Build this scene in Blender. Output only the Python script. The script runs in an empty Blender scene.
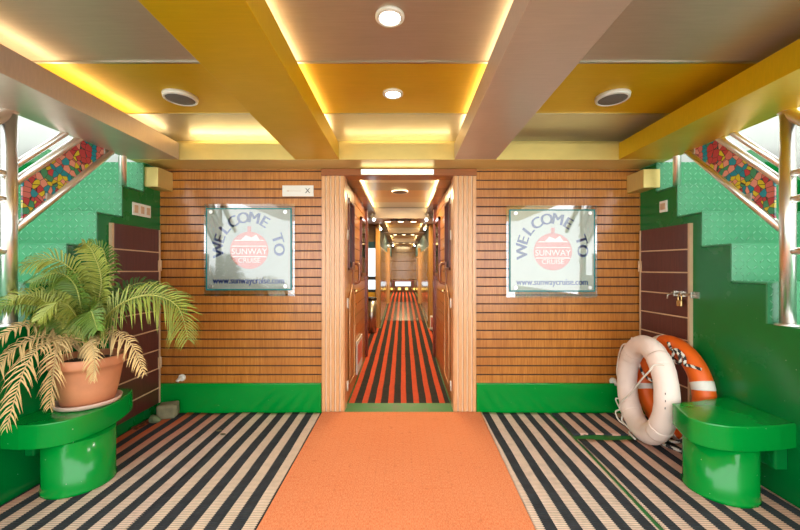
import bpy, bmesh, math, random
from mathutils import Vector, Matrix
random.seed(7)
S = bpy.context.scene
C = S.collection
PI = math.pi

# ------------------------------------------------------------------ camera
cam_data = bpy.data.cameras.new('camera')
cam = bpy.data.objects.new('camera', cam_data); C.objects.link(cam)
cam.location = (0, 0, 1.25); cam.rotation_euler = (PI/2, 0, 0)
cam_data.sensor_fit = 'HORIZONTAL'; cam_data.sensor_width = 36.0
cam_data.lens = 360.0/800.0*36.0
cam_data.shift_x = -3.0/800.0; cam_data.shift_y = 3.0/800.0
cam_data.clip_start = 0.02
S.camera = cam

# ------------------------------------------------------------------ sky
w = bpy.data.worlds.new('sky'); S.world = w; w.use_nodes = True
wt = w.node_tree; wt.nodes.clear()
wo = wt.nodes.new('ShaderNodeOutputWorld'); bg = wt.nodes.new('ShaderNodeBackground')
bg.inputs['Color'].default_value = (0.93, 0.97, 1.0, 1); bg.inputs['Strength'].default_value = 1.5
wt.links.new(bg.outputs[0], wo.inputs[0])
vs = S.view_settings
vs.view_transform = 'Standard'; vs.look = 'None'; vs.gamma = 1.0; vs.use_curve_mapping = False
vs.exposure = 1.6
S.cycles.max_bounces = 8; S.cycles.diffuse_bounces = 5; S.cycles.glossy_bounces = 4
S.cycles.use_denoising = True
S.cycles.sample_clamp_indirect = 6.0

# ------------------------------------------------------------------ materials
class G:
    """tiny node-graph helper"""
    def __init__(s, name):
        s.m = bpy.data.materials.new(name); s.m.use_nodes = True
        s.t = s.m.node_tree; s.t.nodes.clear()
        s.o = s.t.nodes.new('ShaderNodeOutputMaterial')
        s.b = s.t.nodes.new('ShaderNodeBsdfPrincipled')
        s.t.links.new(s.b.outputs[0], s.o.inputs[0])
    def put(s, sock, v):
        if v is None: return
        if hasattr(v, 'node'): s.t.links.new(v, sock)
        elif isinstance(v, (tuple, list)) and len(v) == 3 and sock.type == 'RGBA': sock.default_value = (*v, 1)
        else: sock.default_value = v
    def math(s, op, a, b=None, c=None, clamp=False):
        n = s.t.nodes.new('ShaderNodeMath'); n.operation = op; n.use_clamp = clamp
        for i, v in enumerate((a, b, c)): s.put(n.inputs[i], v)
        return n.outputs[0]
    def pos(s):
        n = s.t.nodes.new('ShaderNodeNewGeometry'); return n.outputs['Position']
    def objc(s):
        n = s.t.nodes.new('ShaderNodeTexCoord'); return n.outputs['Object']
    def xyz(s, v):
        n = s.t.nodes.new('ShaderNodeSeparateXYZ'); s.t.links.new(v, n.inputs[0]); return n.outputs
    def comb(s, x, y, z):
        n = s.t.nodes.new('ShaderNodeCombineXYZ')
        for i, v in enumerate((x, y, z)): s.put(n.inputs[i], v)
        return n.outputs[0]
    def scale(s, v, sc):
        n = s.t.nodes.new('ShaderNodeVectorMath'); n.operation = 'MULTIPLY'
        s.t.links.new(v, n.inputs[0]); n.inputs[1].default_value = sc; return n.outputs[0]
    def noise(s, vec, scale=5, detail=3, rough=.5):
        n = s.t.nodes.new('ShaderNodeTexNoise'); s.t.links.new(vec, n.inputs['Vector'])
        n.inputs['Scale'].default_value = scale; n.inputs['Detail'].default_value = detail
        n.inputs['Roughness'].default_value = rough; return n.outputs['Fac']
    def mix(s, f, a, b, blend='MIX'):
        n = s.t.nodes.new('ShaderNodeMix'); n.data_type = 'RGBA'; n.blend_type = blend
        s.put(n.inputs[0], f); s.put(n.inputs[6], a); s.put(n.inputs[7], b); return n.outputs[2]
    def ramp(s, f, stops, const=False):
        n = s.t.nodes.new('ShaderNodeValToRGB'); s.t.links.new(f, n.inputs[0])
        cr = n.color_ramp
        if const: cr.interpolation = 'CONSTANT'
        while len(cr.elements) < len(stops): cr.elements.new(.5)
        for e, (p, c) in zip(cr.elements, stops): e.position = p; e.color = (*c, 1)
        return n.outputs[0]
    def maprange(s, f, a, b, c=0., d=1.):
        n = s.t.nodes.new('ShaderNodeMapRange'); s.put(n.inputs[0], f)
        for i, v in enumerate((a, b, c, d)): n.inputs[i+1].default_value = v
        return n.outputs[0]
    def bump(s, h, strength=.3, dist=.01):
        n = s.t.nodes.new('ShaderNodeBump'); s.t.links.new(h, n.inputs['Height'])
        n.inputs['Strength'].default_value = strength; n.inputs['Distance'].default_value = dist
        s.t.links.new(n.outputs[0], s.b.inputs['Normal'])
    def set(s, color=None, rough=None, metal=None, coat=None, spec=None, emit=None, estr=None, coat_rough=None, trans=None, ior=None, alpha=None):
        for k, v in (('Base Color', color), ('Roughness', rough), ('Metallic', metal), ('Coat Weight', coat), ('Specular IOR Level', spec),
                     ('Emission Color', emit), ('Emission Strength', estr), ('Coat Roughness', coat_rough), ('Transmission Weight', trans), ('IOR', ior), ('Alpha', alpha)):
            s.put(s.b.inputs[k], v)
        return s

def plain(name, color, rough=.5, metal=0., var=.12, nscale=9., coat=0., bump=0., bscale=60.):
    g = G(name); p = g.objc()
    n = g.noise(p, nscale, 3)
    dark = tuple(c*(1-var) for c in color); lite = tuple(min(1, c*(1+var)) for c in color)
    g.set(color=g.mix(n, dark, lite), rough=rough, metal=metal, coat=coat)
    if bump: g.bump(g.noise(p, bscale, 2), bump, .003)
    return g.m

def emitter(name, color, strength):
    g = G(name); g.set(color=(0, 0, 0), emit=color, estr=strength); return g.m

def brushed(name, color, rough=.32, metal=.7, var=.1):
    g = G(name); p = g.pos()
    n = g.noise(g.scale(p, (2.5, 40, 6)), 3, 3)
    n2 = g.noise(p, 2.2, 4, .6)
    c = g.mix(n, tuple(v*(1-var) for v in color), tuple(min(1, v*(1+var)) for v in color))
    c = g.mix(g.maprange(n2, .45, .75, 0, .35), c, tuple(v*.8 for v in color))
    g.set(color=c, rough=g.maprange(n2, .3, .7, rough-.04, rough+.08), metal=metal)
    return g.m

def wood(name, c1, c2, c3, axis='z', rough=.28, coat=.35, sc=1.):
    g = G(name); p = g.pos()
    k = {'z': (90*sc, 90*sc, 5*sc), 'x': (4*sc, 60*sc, 60*sc), 'y': (60*sc, 4*sc, 60*sc)}[axis]
    n = g.noise(g.scale(p, k), 1, 4, .65)
    n2 = g.noise(p, 2.5, 3)
    c = g.ramp(n, [(.25, c1), (.5, c2), (.78, c3)])
    c = g.mix(g.maprange(n2, .4, .7, 0, .45), c, c1)
    g.set(color=c, rough=rough, coat=coat, coat_rough=.12)
    g.bump(n, .06, .002)
    return g.m

def green_paint(name, color, rough=.22):
    g = G(name); p = g.pos()
    n = g.noise(p, 3, 4, .6)
    c = g.mix(n, tuple(v*.82 for v in color), tuple(v*1.15 for v in color))
    chip = g.noise(p, 55, 2, .5)
    f = g.maprange(chip, .765, .785, 0, .7)
    c = g.mix(f, c, (.45, .55, .42))
    g.set(color=c, rough=g.maprange(n, .3, .7, rough-.05, rough+.1), coat=.1, coat_rough=.1, spec=.4)
    g.bump(g.noise(p, 18, 3), .08, .004)
    return g.m

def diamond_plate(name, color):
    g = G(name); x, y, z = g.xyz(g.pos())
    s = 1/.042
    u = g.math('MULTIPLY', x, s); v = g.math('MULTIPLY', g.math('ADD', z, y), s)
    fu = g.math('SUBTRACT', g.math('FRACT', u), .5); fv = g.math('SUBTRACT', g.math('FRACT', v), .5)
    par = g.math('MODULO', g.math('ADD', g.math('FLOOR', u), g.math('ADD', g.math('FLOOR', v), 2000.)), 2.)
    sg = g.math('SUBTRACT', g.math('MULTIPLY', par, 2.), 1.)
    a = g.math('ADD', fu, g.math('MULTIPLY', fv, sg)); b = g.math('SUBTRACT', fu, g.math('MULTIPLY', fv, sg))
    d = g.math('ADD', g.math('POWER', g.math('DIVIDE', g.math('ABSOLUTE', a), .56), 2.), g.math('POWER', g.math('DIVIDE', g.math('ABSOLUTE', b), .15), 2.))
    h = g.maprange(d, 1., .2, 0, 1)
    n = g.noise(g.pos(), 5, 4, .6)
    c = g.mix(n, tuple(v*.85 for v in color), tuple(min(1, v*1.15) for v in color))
    c = g.mix(g.math('MULTIPLY', h, .95), c, tuple(min(1, v*1.6+.16) for v in color))  # gloss on the raised lozenges put in as a lighter colour
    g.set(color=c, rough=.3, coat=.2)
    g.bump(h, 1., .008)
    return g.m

def striped(name, light, dark, period, phase, fade=None, ribs=.0125, fadeside=0, duty=.5):
    """woven rug: stripes run along Y, ribs across"""
    g = G(name); x, y, z = g.xyz(g.pos())
    wob = g.math('MULTIPLY', g.math('SUBTRACT', g.noise(g.pos(), 2.5, 2), .5), .012)
    t = g.math('FRACT', g.math('ADD', g.math('DIVIDE', g.math('ADD', x, wob), period), phase))
    rib = g.math('ABSOLUTE', g.math('SUBTRACT', g.math('FRACT', g.math('DIVIDE', y, ribs)), .5))
    edge = g.math('MULTIPLY', g.math('SUBTRACT', rib, .25), .12)
    f = g.maprange(g.math('ADD', t, edge), duty-.015, duty+.015, 0, 1)
    lc = light
    if fade is not None:
        n = g.noise(g.pos(), 1.6, 3)
        if fadeside < 0:    # unfaded towards the left-hand wall
            q = g.math('ADD', g.math('MULTIPLY', x, -1.), g.math('MULTIPLY', y, .5))
            lc = g.mix(g.maprange(g.math('ADD', q, g.math('MULTIPLY', n, .3)), 2.85, 3.45, 0, 1), light, fade)
        else:
            q = g.math('ADD', x, g.math('MULTIPLY', y, .25))
            lc = g.mix(g.maprange(g.math('ADD', q, g.math('MULTIPLY', n, .3)), 1.75, 2.5, 0, .75), light, fade)
    n3 = g.noise(g.pos(), 14, 4, .7)
    lc = g.mix(g.maprange(n3, .45, .75, 0, .35), lc, tuple(v*.55 for v in (light if fade is None else (.6, .45, .33))))
    dc = g.mix(g.maprange(n3, .4, .75, 0, .5), dark, tuple(v*2.0+.01 for v in dark))
    c = g.mix(f, lc, dc)
    gap = g.maprange(rib, .30, .5, 0, .8)
    c = g.mix(gap, c, (.05, .035, .03))
    g.set(color=c, rough=.9, spec=.2)
    g.bump(g.math('MULTIPLY', rib, -1.), 1., .008)
    return g.m

M = {}
M['gold'] = brushed('gold panel', (.70, .44, .006), .36, .5)
M['champagne'] = brushed('champagne panel', (.60, .53, .40), .34, .55)
M['taupe'] = brushed('taupe panel', (.48, .39, .30), .36, .5)
M['pinkmetal'] = brushed('rose metal panel', (.61, .49, .40), .33, .55)
M['cream_gold'] = brushed('pale gold panel', (.74, .58, .20), .36, .45)
M['hull'] = plain('hull paint', (.46, .46, .43), .5, var=.06)
M['green'] = green_paint('green enamel', (.0, .155, .026))
M['green_bright'] = green_paint('fresh green enamel', (.0, .26, .03), .16)
M['plate'] = diamond_plate('green chequer plate', (.04, .255, .105))  # paler than the wall green: daylight on the stairs put into the colour
M['slat'] = wood('slat wood', (.32, .098, .012), (.49, .178, .028), (.62, .26, .055))
M['slat_dark'] = plain('groove', (.05, .014, .004), .7)
M['casing'] = wood('casing wood', (.58, .27, .10), (.72, .38, .17), (.80, .47, .24))
M['casing_line'] = plain('casing inlay', (.86, .68, .46), .4)
M['header'] = wood('header wood', (.22, .06, .015), (.32, .09, .02), (.42, .14, .035), 'x')
M['door'] = wood('door wood', (.36, .125, .018), (.47, .185, .03), (.56, .25, .055))
M['redwood'] = wood('red wood', (.10, .015, .008), (.17, .03, .014), (.22, .045, .02))
M['brownlam'] = wood('brown laminate', (.075, .016, .013), (.10, .024, .019), (.13, .034, .026), 'z', .35, .2)
M['strip'] = plain('pale trim', (.62, .42, .25), .4, var=.2)
M['panelwood'] = wood('panel wood', (.17, .085, .014), (.26, .135, .024), (.33, .18, .038), 'z', .18, .6)
M['postwood'] = wood('post wood', (.38, .17, .035), (.48, .23, .055), (.56, .29, .08))
M['hatch'] = wood('lattice wood', (.13, .075, .03), (.19, .11, .05), (.24, .15, .07), 'x', .5, 0)
M['teal'] = plain('dark teal paint', (.012, .05, .065), .35)
M['white'] = plain('white paint', (.84, .84, .80), .45, var=.04)
M['plastic'] = plain('white plastic', (.82, .80, .72), .35, var=.04)
M['steel'] = plain('steel', (.86, .84, .80), .3, 1., var=.05)
M['steel_dull'] = plain('dull steel', (.55, .52, .46), .32, 1., var=.15)
M['brass'] = plain('brass', (.70, .48, .20), .25, 1.)
M['black'] = plain('black plastic', (.015, .015, .015), .4)
M['grille'] = plain('speaker grille', (.16, .14, .13), .6, .3, bump=.5, bscale=500)
M['ringwhite'] = plain('speaker ring', (.75, .72, .68), .35)
M['terracotta'] = plain('terracotta', (.66, .26, .12), .55, var=.18, nscale=12)
M['saucer'] = plain('saucer clay', (.62, .42, .33), .6, var=.15)
M['soil'] = plain('soil', (.05, .03, .018), .95, bump=.6, bscale=120)
M['frond'] = plain('frond green', (.12, .21, .025), .45, var=.45, nscale=14)
M['frond_pale'] = plain('frond yellowing', (.27, .30, .045), .5, var=.35, nscale=12)
M['frond_dark'] = plain('frond deep green', (.055, .13, .03), .45, var=.35, nscale=14)
M['frond_dry'] = plain('frond dry straw', (.66, .46, .20), .65, var=.25, nscale=14)
M['stalk'] = plain('frond stalk', (.42, .42, .10), .5, var=.2)
M['stalk_dry'] = plain('frond stalk dry', (.52, .36, .16), .6, var=.2)
M['cloth'] = plain('weathered white buoy', (.86, .70, .61), .7, var=.10, nscale=9, bump=.5, bscale=26)
M['orange'] = plain('orange buoy', (.80, .125, .008), .42, var=.12, nscale=8, bump=.15, bscale=30)
M['tape'] = plain('reflective tape', (.80, .75, .66), .4, var=.12, nscale=30)
M['rope'] = plain('white cord', (.80, .74, .64), .8)
M['rope_dark'] = plain('dark cord', (.03, .028, .028), .8)
M['stone'] = plain('stone', (.22, .20, .11), .9, var=.4, nscale=20, bump=.6, bscale=40)
M['stone_green'] = plain('mossy stone', (.16, .21, .10), .9, var=.35, nscale=18, bump=.6, bscale=40)
M['leaf'] = plain('dead leaf', (.20, .055, .02), .8, var=.4, nscale=30)
M['ink_blue'] = plain('blue lettering', (.06, .085, .36), .4, var=.05)
M['ink_red'] = plain('red print', (.66, .17, .12), .4, var=.05)
M['ink_dark'] = plain('dark lettering', (.05, .04, .04), .5, var=.05)
M['ink_pale'] = plain('pale print', (.80, .70, .66), .4, var=.04)
M['teal_edge'] = plain('glass edge teal', (.02, .20, .19), .2, var=.05)
M['poster'] = plain('poster paper', (.75, .72, .68), .4, var=.06)
M['led'] = emitter('warm led', (1., .80, .46), 7.)
M['led_soft'] = emitter('soft warm led', (1., .80, .45), 4.2)
M['led_white'] = emitter('warm white led', (1., .80, .45), 9.)
M['tube'] = emitter('tube light', (1., .90, .70), 1.5)
M['lamp'] = emitter('downlight lens', (1., .93, .78), 5.)
M['lamp_cool'] = emitter('cool lens', (.75, .9, 1.), 6.)
M['lamp_warm'] = emitter('warm lens', (1., .8, .45), 4.)
M['panel_light'] = emitter('lit window', (.86, .96, 1.), .45)
M['foot_glow'] = emitter('golden foot light', (1., .62, .12), 1.2)
for nm in ('lamp', 'tube'): pass

def make_sign_material(name, col, refl):
    g = G(name); p = g.pos()
    n = g.noise(p, 6, 3)
    g.set(color=g.mix(n, tuple(v*.93 for v in col), tuple(v*1.05 for v in col)), rough=.35, coat=.0)
    return g.m
M['sign_face'] = make_sign_material('frosted sign sheet', (.40, .41, .37), 2.3)
M['sign_face_pale'] = make_sign_material('pale sign sheet', (.52, .53, .47), 2.3)

def clear_sheet(name, tint, ior=1.45, rough=.0, fac=None):
    m = bpy.data.materials.new(name); m.use_nodes = True; t = m.node_tree; t.nodes.clear()
    o = t.nodes.new('ShaderNodeOutputMaterial'); mx = t.nodes.new('ShaderNodeMixShader')
    tr = t.nodes.new('ShaderNodeBsdfTransparent'); gl = t.nodes.new('ShaderNodeBsdfGlossy')
    tr.inputs[0].default_value = (*tint, 1); gl.inputs['Roughness'].default_value = rough
    if fac is None:
        fr = t.nodes.new('ShaderNodeFresnel'); fr.inputs[0].default_value = ior; t.links.new(fr.outputs[0], mx.inputs[0])
    else: mx.inputs[0].default_value = fac
    t.links.new(tr.outputs[0], mx.inputs[1]); t.links.new(gl.outputs[0], mx.inputs[2]); t.links.new(mx.outputs[0], o.inputs[0])
    return m
M['glass'] = clear_sheet('clear glass', (.93, .97, .95), 1.7)
M['sign_glass'] = clear_sheet('sign front glass', (.96, .98, .97), fac=.075)
M['acrylic'] = clear_sheet('acrylic', (.97, .98, .97), fac=.17)
M['sheen_sheet'] = clear_sheet('added sheen sheet', (.95, .95, .95), 1.5, .22, .10)

def mosaic(name):
    g = G(name); x, y, z = g.xyz(g.objc())
    v = g.t.nodes.new('ShaderNodeTexVoronoi'); v.feature = 'F1'; v.inputs['Scale'].default_value = 27
    vec = g.comb(0., y, z); g.t.links.new(vec, v.inputs['Vector'])
    e = g.t.nodes.new('ShaderNodeTexVoronoi'); e.feature = 'DISTANCE_TO_EDGE'; e.inputs['Scale'].default_value = 27
    g.t.links.new(vec, e.inputs['Vector'])
    sx = g.xyz(v.outputs['Color'])
    c = g.ramp(sx[1], [(0, (.50, .05, .06)), (.18, (.62, .16, .13)), (.32, (.0, .26, .33)), (.60, (.66, .54, .03)), (.77, (.04, .28, .14)), (.87, (.74, .30, .22))], True)
    f = g.maprange(e.outputs['Distance'], .02, .05, 0, 1)
    c = g.mix(f, (.03, .03, .03), c)
    g.set(color=c, rough=.2, coat=.4)
    return g.m
M['mosaic'] = mosaic('stained glass print')

def bands(name, cols, period, rough=.3, metal=.4):
    g = G(name); x, y, z = g.xyz(g.pos())
    t = g.math('FRACT', g.math('DIVIDE', y, period))
    n = len(cols)
    c = g.ramp(t, [(i/n, cols[i]) for i in range(n)], True)
    g.set(color=c, rough=rough, metal=metal)
    return g.m
M['tray'] = bands('corridor ceiling panels', [(.68, .44, .12), (.72, .63, .42), (.36, .30, .16), (.62, .38, .10)], 1.5)
M['soffit'] = bands('corridor soffit panels', [(.24, .15, .075), (.38, .26, .14)], .9, .3, .3)

def orange_carpet():
    g = G('orange carpet'); p = g.pos(); x, y, z = g.xyz(p)
    n = g.noise(p, 2.2, 4, .6); n2 = g.noise(g.scale(p, (320, 60, 1)), 1, 3, .7); n3 = g.noise(p, 28, 3)
    c = g.mix(n, (.66, .145, .04), (.74, .225, .085))
    c = g.mix(g.maprange(n2, .38, .62, 0, .6), c, (.84, .40, .21))
    c = g.mix(g.maprange(n3, .62, .8, 0, .35), c, (.45, .10, .03))
    lines = g.math('ABSOLUTE', g.math('SUBTRACT', g.math('FRACT', g.math('DIVIDE', x, .055)), .5))
    c = g.mix(g.maprange(lines, .46, .5, 0, .25), c, (.5, .12, .04))
    g.set(color=c, rough=.95, spec=.1)
    g.bump(n2, .5, .004)
    return g.m
M['orange_carpet'] = orange_carpet()
DK = (.030, .036, .042)
M['mat_left_in'] = striped('striped rug left of aisle', (.84, .65, .48), DK, .121, .318, duty=.48)
M['mat_left_wall'] = striped('striped rug by left wall', (.84, .63, .49), DK, .118, .653, (.70, .14, .045), fadeside=-1)
M['mat_right'] = striped('striped rug right of aisle', (.86, .66, .51), DK, .118, .788, (.80, .38, .26), fadeside=1)
M['mat_corridor'] = striped('red and black corridor runner', (.74, .10, .035), (.025, .024, .02), .119, .18, duty=.43)

def floor_green():
    g = G('green deck'); p = g.pos(); n = g.noise(p, 9, 4, .6)
    g.set(color=g.mix(g.maprange(n, .5, .7), (.01, .17, .03), (.07, .11, .045)), rough=.5); return g.m
M['deck'] = floor_green()

# ------------------------------------------------------------------ mesh helpers
def nb(): return bmesh.new()
def box(bm, x0, x1, y0, y1, z0, z1, bev=0., mi=0, seg=2):
    r = bmesh.ops.create_cube(bm, size=1.)
    vs_ = r['verts']
    for v in vs_:
        v.co = Vector(((x0+x1)/2+v.co.x*(x1-x0), (y0+y1)/2+v.co.y*(y1-y0), (z0+z1)/2+v.co.z*(z1-z0)))
    fs = set(f for v in vs_ for f in v.link_faces)
    for f in fs: f.material_index = mi
    if bev:
        es = list(set(e for v in vs_ for e in v.link_edges))
        bmesh.ops.bevel(bm, geom=es, offset=bev, segments=seg, affect='EDGES', profile=.5)
    return bm
def prism(bm, pts, axis, a0, a1, bev=0., seg=2, capbev=None):
    """extrude a 2-D outline along an axis ('x': pts are (y,z); 'y': (x,z); 'z': (x,y))"""
    def mk(p, a):
        return {'x': (a, p[0], p[1]), 'y': (p[0], a, p[1]), 'z': (p[0], p[1], a)}[axis]
    lo = [bm.verts.new(mk(p, a0)) for p in pts]; hi = [bm.verts.new(mk(p, a1)) for p in pts]
    n = len(pts); fs = [bm.faces.new(lo), bm.faces.new(list(reversed(hi)))]
    for i in range(n): fs.append(bm.faces.new((lo[i], hi[i], hi[(i+1) % n], lo[(i+1) % n])))
    bmesh.ops.recalc_face_normals(bm, faces=fs)
    if bev:
        es = list(set(e for f in fs[:2] for e in f.edges))
        bmesh.ops.bevel(bm, geom=es, offset=bev, segments=seg, affect='EDGES', profile=.5)
    return bm
def smooth_path(pts, n=8, closed=False):
    P = [Vector(p) for p in pts]; out = []
    m = len(P)
    rng = range(m if closed else m-1)
    for i in rng:
        p0 = P[(i-1) % m] if (closed or i > 0) else P[0]; p1 = P[i]; p2 = P[(i+1) % m]
        p3 = P[(i+2) % m] if (closed or i+2 < m) else P[-1]
        for k in range(n):
            t = k/n
            out.append(.5*((2*p1)+(-p0+p2)*t+(2*p0-5*p1+4*p2-p3)*t*t+(-p0+3*p1-3*p2+p3)*t**3))
    if not closed: out.append(P[-1])
    return out
def tube(bm, pts, r, seg=10, closed=False, caps=True, twist=None, r_end=None):
    P = [Vector(p) for p in pts]; n = len(P); rings = []
    up = None
    for i in range(n):
        a = P[i-1] if (i > 0 or closed) else P[i]; b = P[(i+1) % n] if (i < n-1 or closed) else P[i]
        t = (b-a).normalized()
        if up is None:
            up = t.orthogonal().normalized()
        up = (up-t*up.dot(t))
        up = up.normalized() if up.length > 1e-6 else t.orthogonal().normalized()
        s = t.cross(up)
        rr = r if r_end is None else r+(r_end-r)*i/(n-1)
        rings.append([bm.verts.new(P[i]+(up*math.cos(2*PI*k/seg)+s*math.sin(2*PI*k/seg))*rr) for k in range(seg)])
    m = n if closed else n-1
    for i in range(m):
        A = rings[i]; B = rings[(i+1) % n]
        for k in range(seg):
            f = bm.faces.new((A[k], A[(k+1) % seg], B[(k+1) % seg], B[k])); f.smooth = True
            if twist: f.material_index = int(((i*twist+k*2/seg) % 2) >= 1)
    if caps and not closed:
        bm.faces.new(list(reversed(rings[0]))); bm.faces.new(rings[-1])
    return bm
def lathe(bm, prof, cx, cy, z0=0., seg=40, mi=0, axis='z', closed=False):
    """prof: list of (r, h)"""
    rings = []
    for r, h in prof:
        ring = []
        for k in range(seg):
            a = 2*PI*k/seg
            if axis == 'z': co = (cx+r*math.cos(a), cy+r*math.sin(a), z0+h)
            elif axis == 'y': co = (cx+r*math.cos(a), z0+h, cy+r*math.sin(a))
            else: co = (z0+h, cx+r*math.cos(a), cy+r*math.sin(a))
            ring.append(bm.verts.new(co))
        rings.append(ring)
    fs = []
    for A, B in zip(rings, rings[1:]+([rings[0]] if closed else [])):
        for k in range(seg):
            f = bm.faces.new((A[k], A[(k+1) % seg], B[(k+1) % seg], B[k])); f.smooth = True; f.material_index = mi; fs.append(f)
    if closed:
        bmesh.ops.recalc_face_normals(bm, faces=fs); return bm
    fs.append(bm.faces.new(list(reversed(rings[0])))); fs.append(bm.faces.new(rings[-1]))
    for f in fs[-2:]: f.material_index = mi
    bmesh.ops.recalc_face_normals(bm, faces=fs)
    return bm
def lump(bm, c, r, sq=(1, 1, 1), amp=.2, sub=3, seed=0):
    rs = random.Random(seed)
    d = bmesh.ops.create_icosphere(bm, subdivisions=sub, radius=1.)
    dirs = [Vector((rs.uniform(-1, 1), rs.uniform(-1, 1), rs.uniform(-1, 1))).normalized() for _ in range(9)]
    for v in d['verts']:
        k = 1-amp*sum(max(0, v.co.dot(q)-.55) for q in dirs)
        v.co = Vector((c[0]+v.co.x*r*sq[0]*k, c[1]+v.co.y*r*sq[1]*k, c[2]+v.co.z*r*sq[2]*k))
        for f in v.link_faces: f.smooth = True
    return bm

def world_loc(o):
    L = Vector((0, 0, 0))
    while o: L += Vector(o.location); o = o.parent
    return L
def obj(name, bm, mats, parent=None, at=None):
    me = bpy.data.meshes.new(name)
    if parent is not None:
        L = world_loc(parent)
        bm.transform(Matrix.Translation(-L))
    elif at is not None:
        bm.transform(Matrix.Translation(-Vector(at)))
    bm.to_mesh(me); bm.free()
    for m in (mats if isinstance(mats, (list, tuple)) else [mats]): me.materials.append(M[m] if isinstance(m, str) else m)
    o = bpy.data.objects.new(name, me); C.objects.link(o)
    if parent is not None: o.parent = parent
    elif at is not None: o.location = at
    return o
def tag(o, label, cat, group=None):
    o['label'] = label; o['category'] = cat
    if group: o['group'] = group
    return o
def thing(name, label, cat, loc, group=None):
    o = bpy.data.objects.new(name, None); C.objects.link(o); o.location = loc
    o.empty_display_size = .05
    return tag(o, label, cat, group)
def solo(name, bm, mats, label, cat, group=None):
    """a thing that is one mesh, origin at the middle of its base"""
    xs = [v.co for v in bm.verts]
    at = ((min(v.x for v in xs)+max(v.x for v in xs))/2, (min(v.y for v in xs)+max(v.y for v in xs))/2, min(v.z for v in xs))
    return tag(obj(name, bm, mats, None, at), label, cat, group)
def struct(name, bm, mats):
    o = obj(name, bm, mats); o['kind'] = 'structure'; return o
def text_into(bm, s, size, place, depth=.0008, mi=0, align='CENTER'):
    cu = bpy.data.curves.new('lettering', 'FONT'); cu.body = s; cu.size = size; cu.align_x = align; cu.align_y = 'CENTER'
    cu.extrude = depth; cu.resolution_u = 3
    cu.offset = 0.
    o = bpy.data.objects.new('lettering', cu); C.objects.link(o)
    dg = bpy.context.evaluated_depsgraph_get(); dg.update()
    me = bpy.data.meshes.new_from_object(o.evaluated_get(dg))
    n0 = len(bm.verts); f0 = len(bm.faces)
    bm.from_mesh(me)
    bm.verts.ensure_lookup_table(); bm.faces.ensure_lookup_table()
    for v in bm.verts[n0:]: v.co = place @ v.co
    for f in bm.faces[f0:]: f.material_index = mi
    bpy.data.objects.remove(o); bpy.data.meshes.remove(me); bpy.data.curves.remove(cu)
FACE_Y = Matrix.Rotation(PI/2, 4, 'X')       # lettering on a wall that faces -Y

# ------------------------------------------------------------------ dimensions of the place
WY = 3.13            # back wall
XL, XR = -2.11, 2.06 # side walls
ZB, ZT, ZC = 2.106, 2.235, 2.30   # beam underside, beam top, ceiling
Y0 = -0.4            # open edge of the lobby, out of view, pulled in for more daylight
DL, DR = -.504, .435 # doorway
CX = (DL+DR)/2
STEP_Y, STEP_Z = .2225, .235

# ------------------------------------------------------------------ floor
struct('floor', box(nb(), -3.4, 3.4, -5, 18.3, -.1, 0.), 'deck')
struct('floor', box(nb(), DL, DR, 3.08, 3.3, 0., .012), 'deck').name = 'trim_threshold'

# ------------------------------------------------------------------ back wall, slatted
def slats(x0, x1, name, z_lo=.254, z_hi=2.106):
    bm = nb()
    box(bm, x0, x1, WY+.006, WY+.09, 0, z_hi, mi=1)
    p = .0767; z = z_lo
    while z < z_hi-.005:
        z1 = min(z+p-.0115, z_hi)
        box(bm, x0, x1, WY-.004, WY+.02, z, z1)
        z += p
    return struct(name, bm, ['slat', 'slat_dark'])
slats(XL, -.705, 'wall_back_left'); slats(.635, XR, 'wall_back_right')
struct('wall_back_top', box(nb(), XL-.1, XR+.1, WY, WY+.09, 2.106, 2.62), 'slat')
for nm, a, b in (('baseboard_left', XL, -.705), ('baseboard_right', .635, XR)):
    struct(nm, box(nb(), a, b, WY-.03, WY, 0, .254, .006), 'green_bright')

# door casings, fluted
def casing(x0, x1, name):
    bm = nb(); n = 5; wd = (x1-x0)/n
    box(bm, x0, x1, WY-.012, WY+.13, 0, 2.045)
    for i in range(n):
        box(bm, x0+i*wd+.006, x0+(i+1)*wd-.006, WY-.03, WY-.012, 0.012, 2.045, .004)
    for i in range(1, n):
        box(bm, x0+i*wd-.0045, x0+i*wd+.0045, WY-.018, WY-.012, 0.012, 2.045, mi=1)
    return struct(name, bm, ['casing', 'casing_line'])
casing(-.705, DL, 'trim_1'); casing(DR, .635, 'trim_2')
struct('trim_3', box(nb(), -.705, .635, WY-.035, WY+.13, 2.045, 2.105, .004), 'header')

# ------------------------------------------------------------------ ceiling of the lobby
def beam(name, x0, x1, m, y0=Y0, y1=2.838):
    bm = nb(); box(bm, x0, x1, y0, y1, ZB, ZT, .003)
    xm = (x0+x1)/2
    box(bm, xm-.07, xm+.07, y0, y1, ZT, ZC)
    return struct(name, bm, m)
beam('trim_4', XL-.05, -1.765, 'pinkmetal'); beam('trim_5', -.85, -.505, 'gold')
beam('trim_6', .405, .735, 'pinkmetal'); beam('trim_7', 1.70, XR+.05, 'gold')
bm = nb(); box(bm, XL-.05, XR+.05, 2.842, WY-.005, ZB, ZT, .003); box(bm, XL-.05, XR+.05, 2.98, WY-.005, ZT, ZC)
struct('trim_8', bm, 'cream_gold')
rows = [(Y0, 1.83, 'taupe'), (1.836, 2.445, 'gold'), (2.451, WY, 'champagne')]
for a, b, m in rows: struct('ceiling', box(nb(), XL-.05, XR+.05, a, b, ZC, ZC+.02), m)
struct('ceiling_deck', box(nb(), XL-.06, XR+.06, Y0, WY+.3, ZC+.022, ZC+.34), 'white')
bm = nb()
for yy in (1.833, 2.448): box(bm, XL, XR, yy-.006, yy+.006, ZC-.006, ZC)
struct('trim_9', bm, 'steel_dull')

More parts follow.
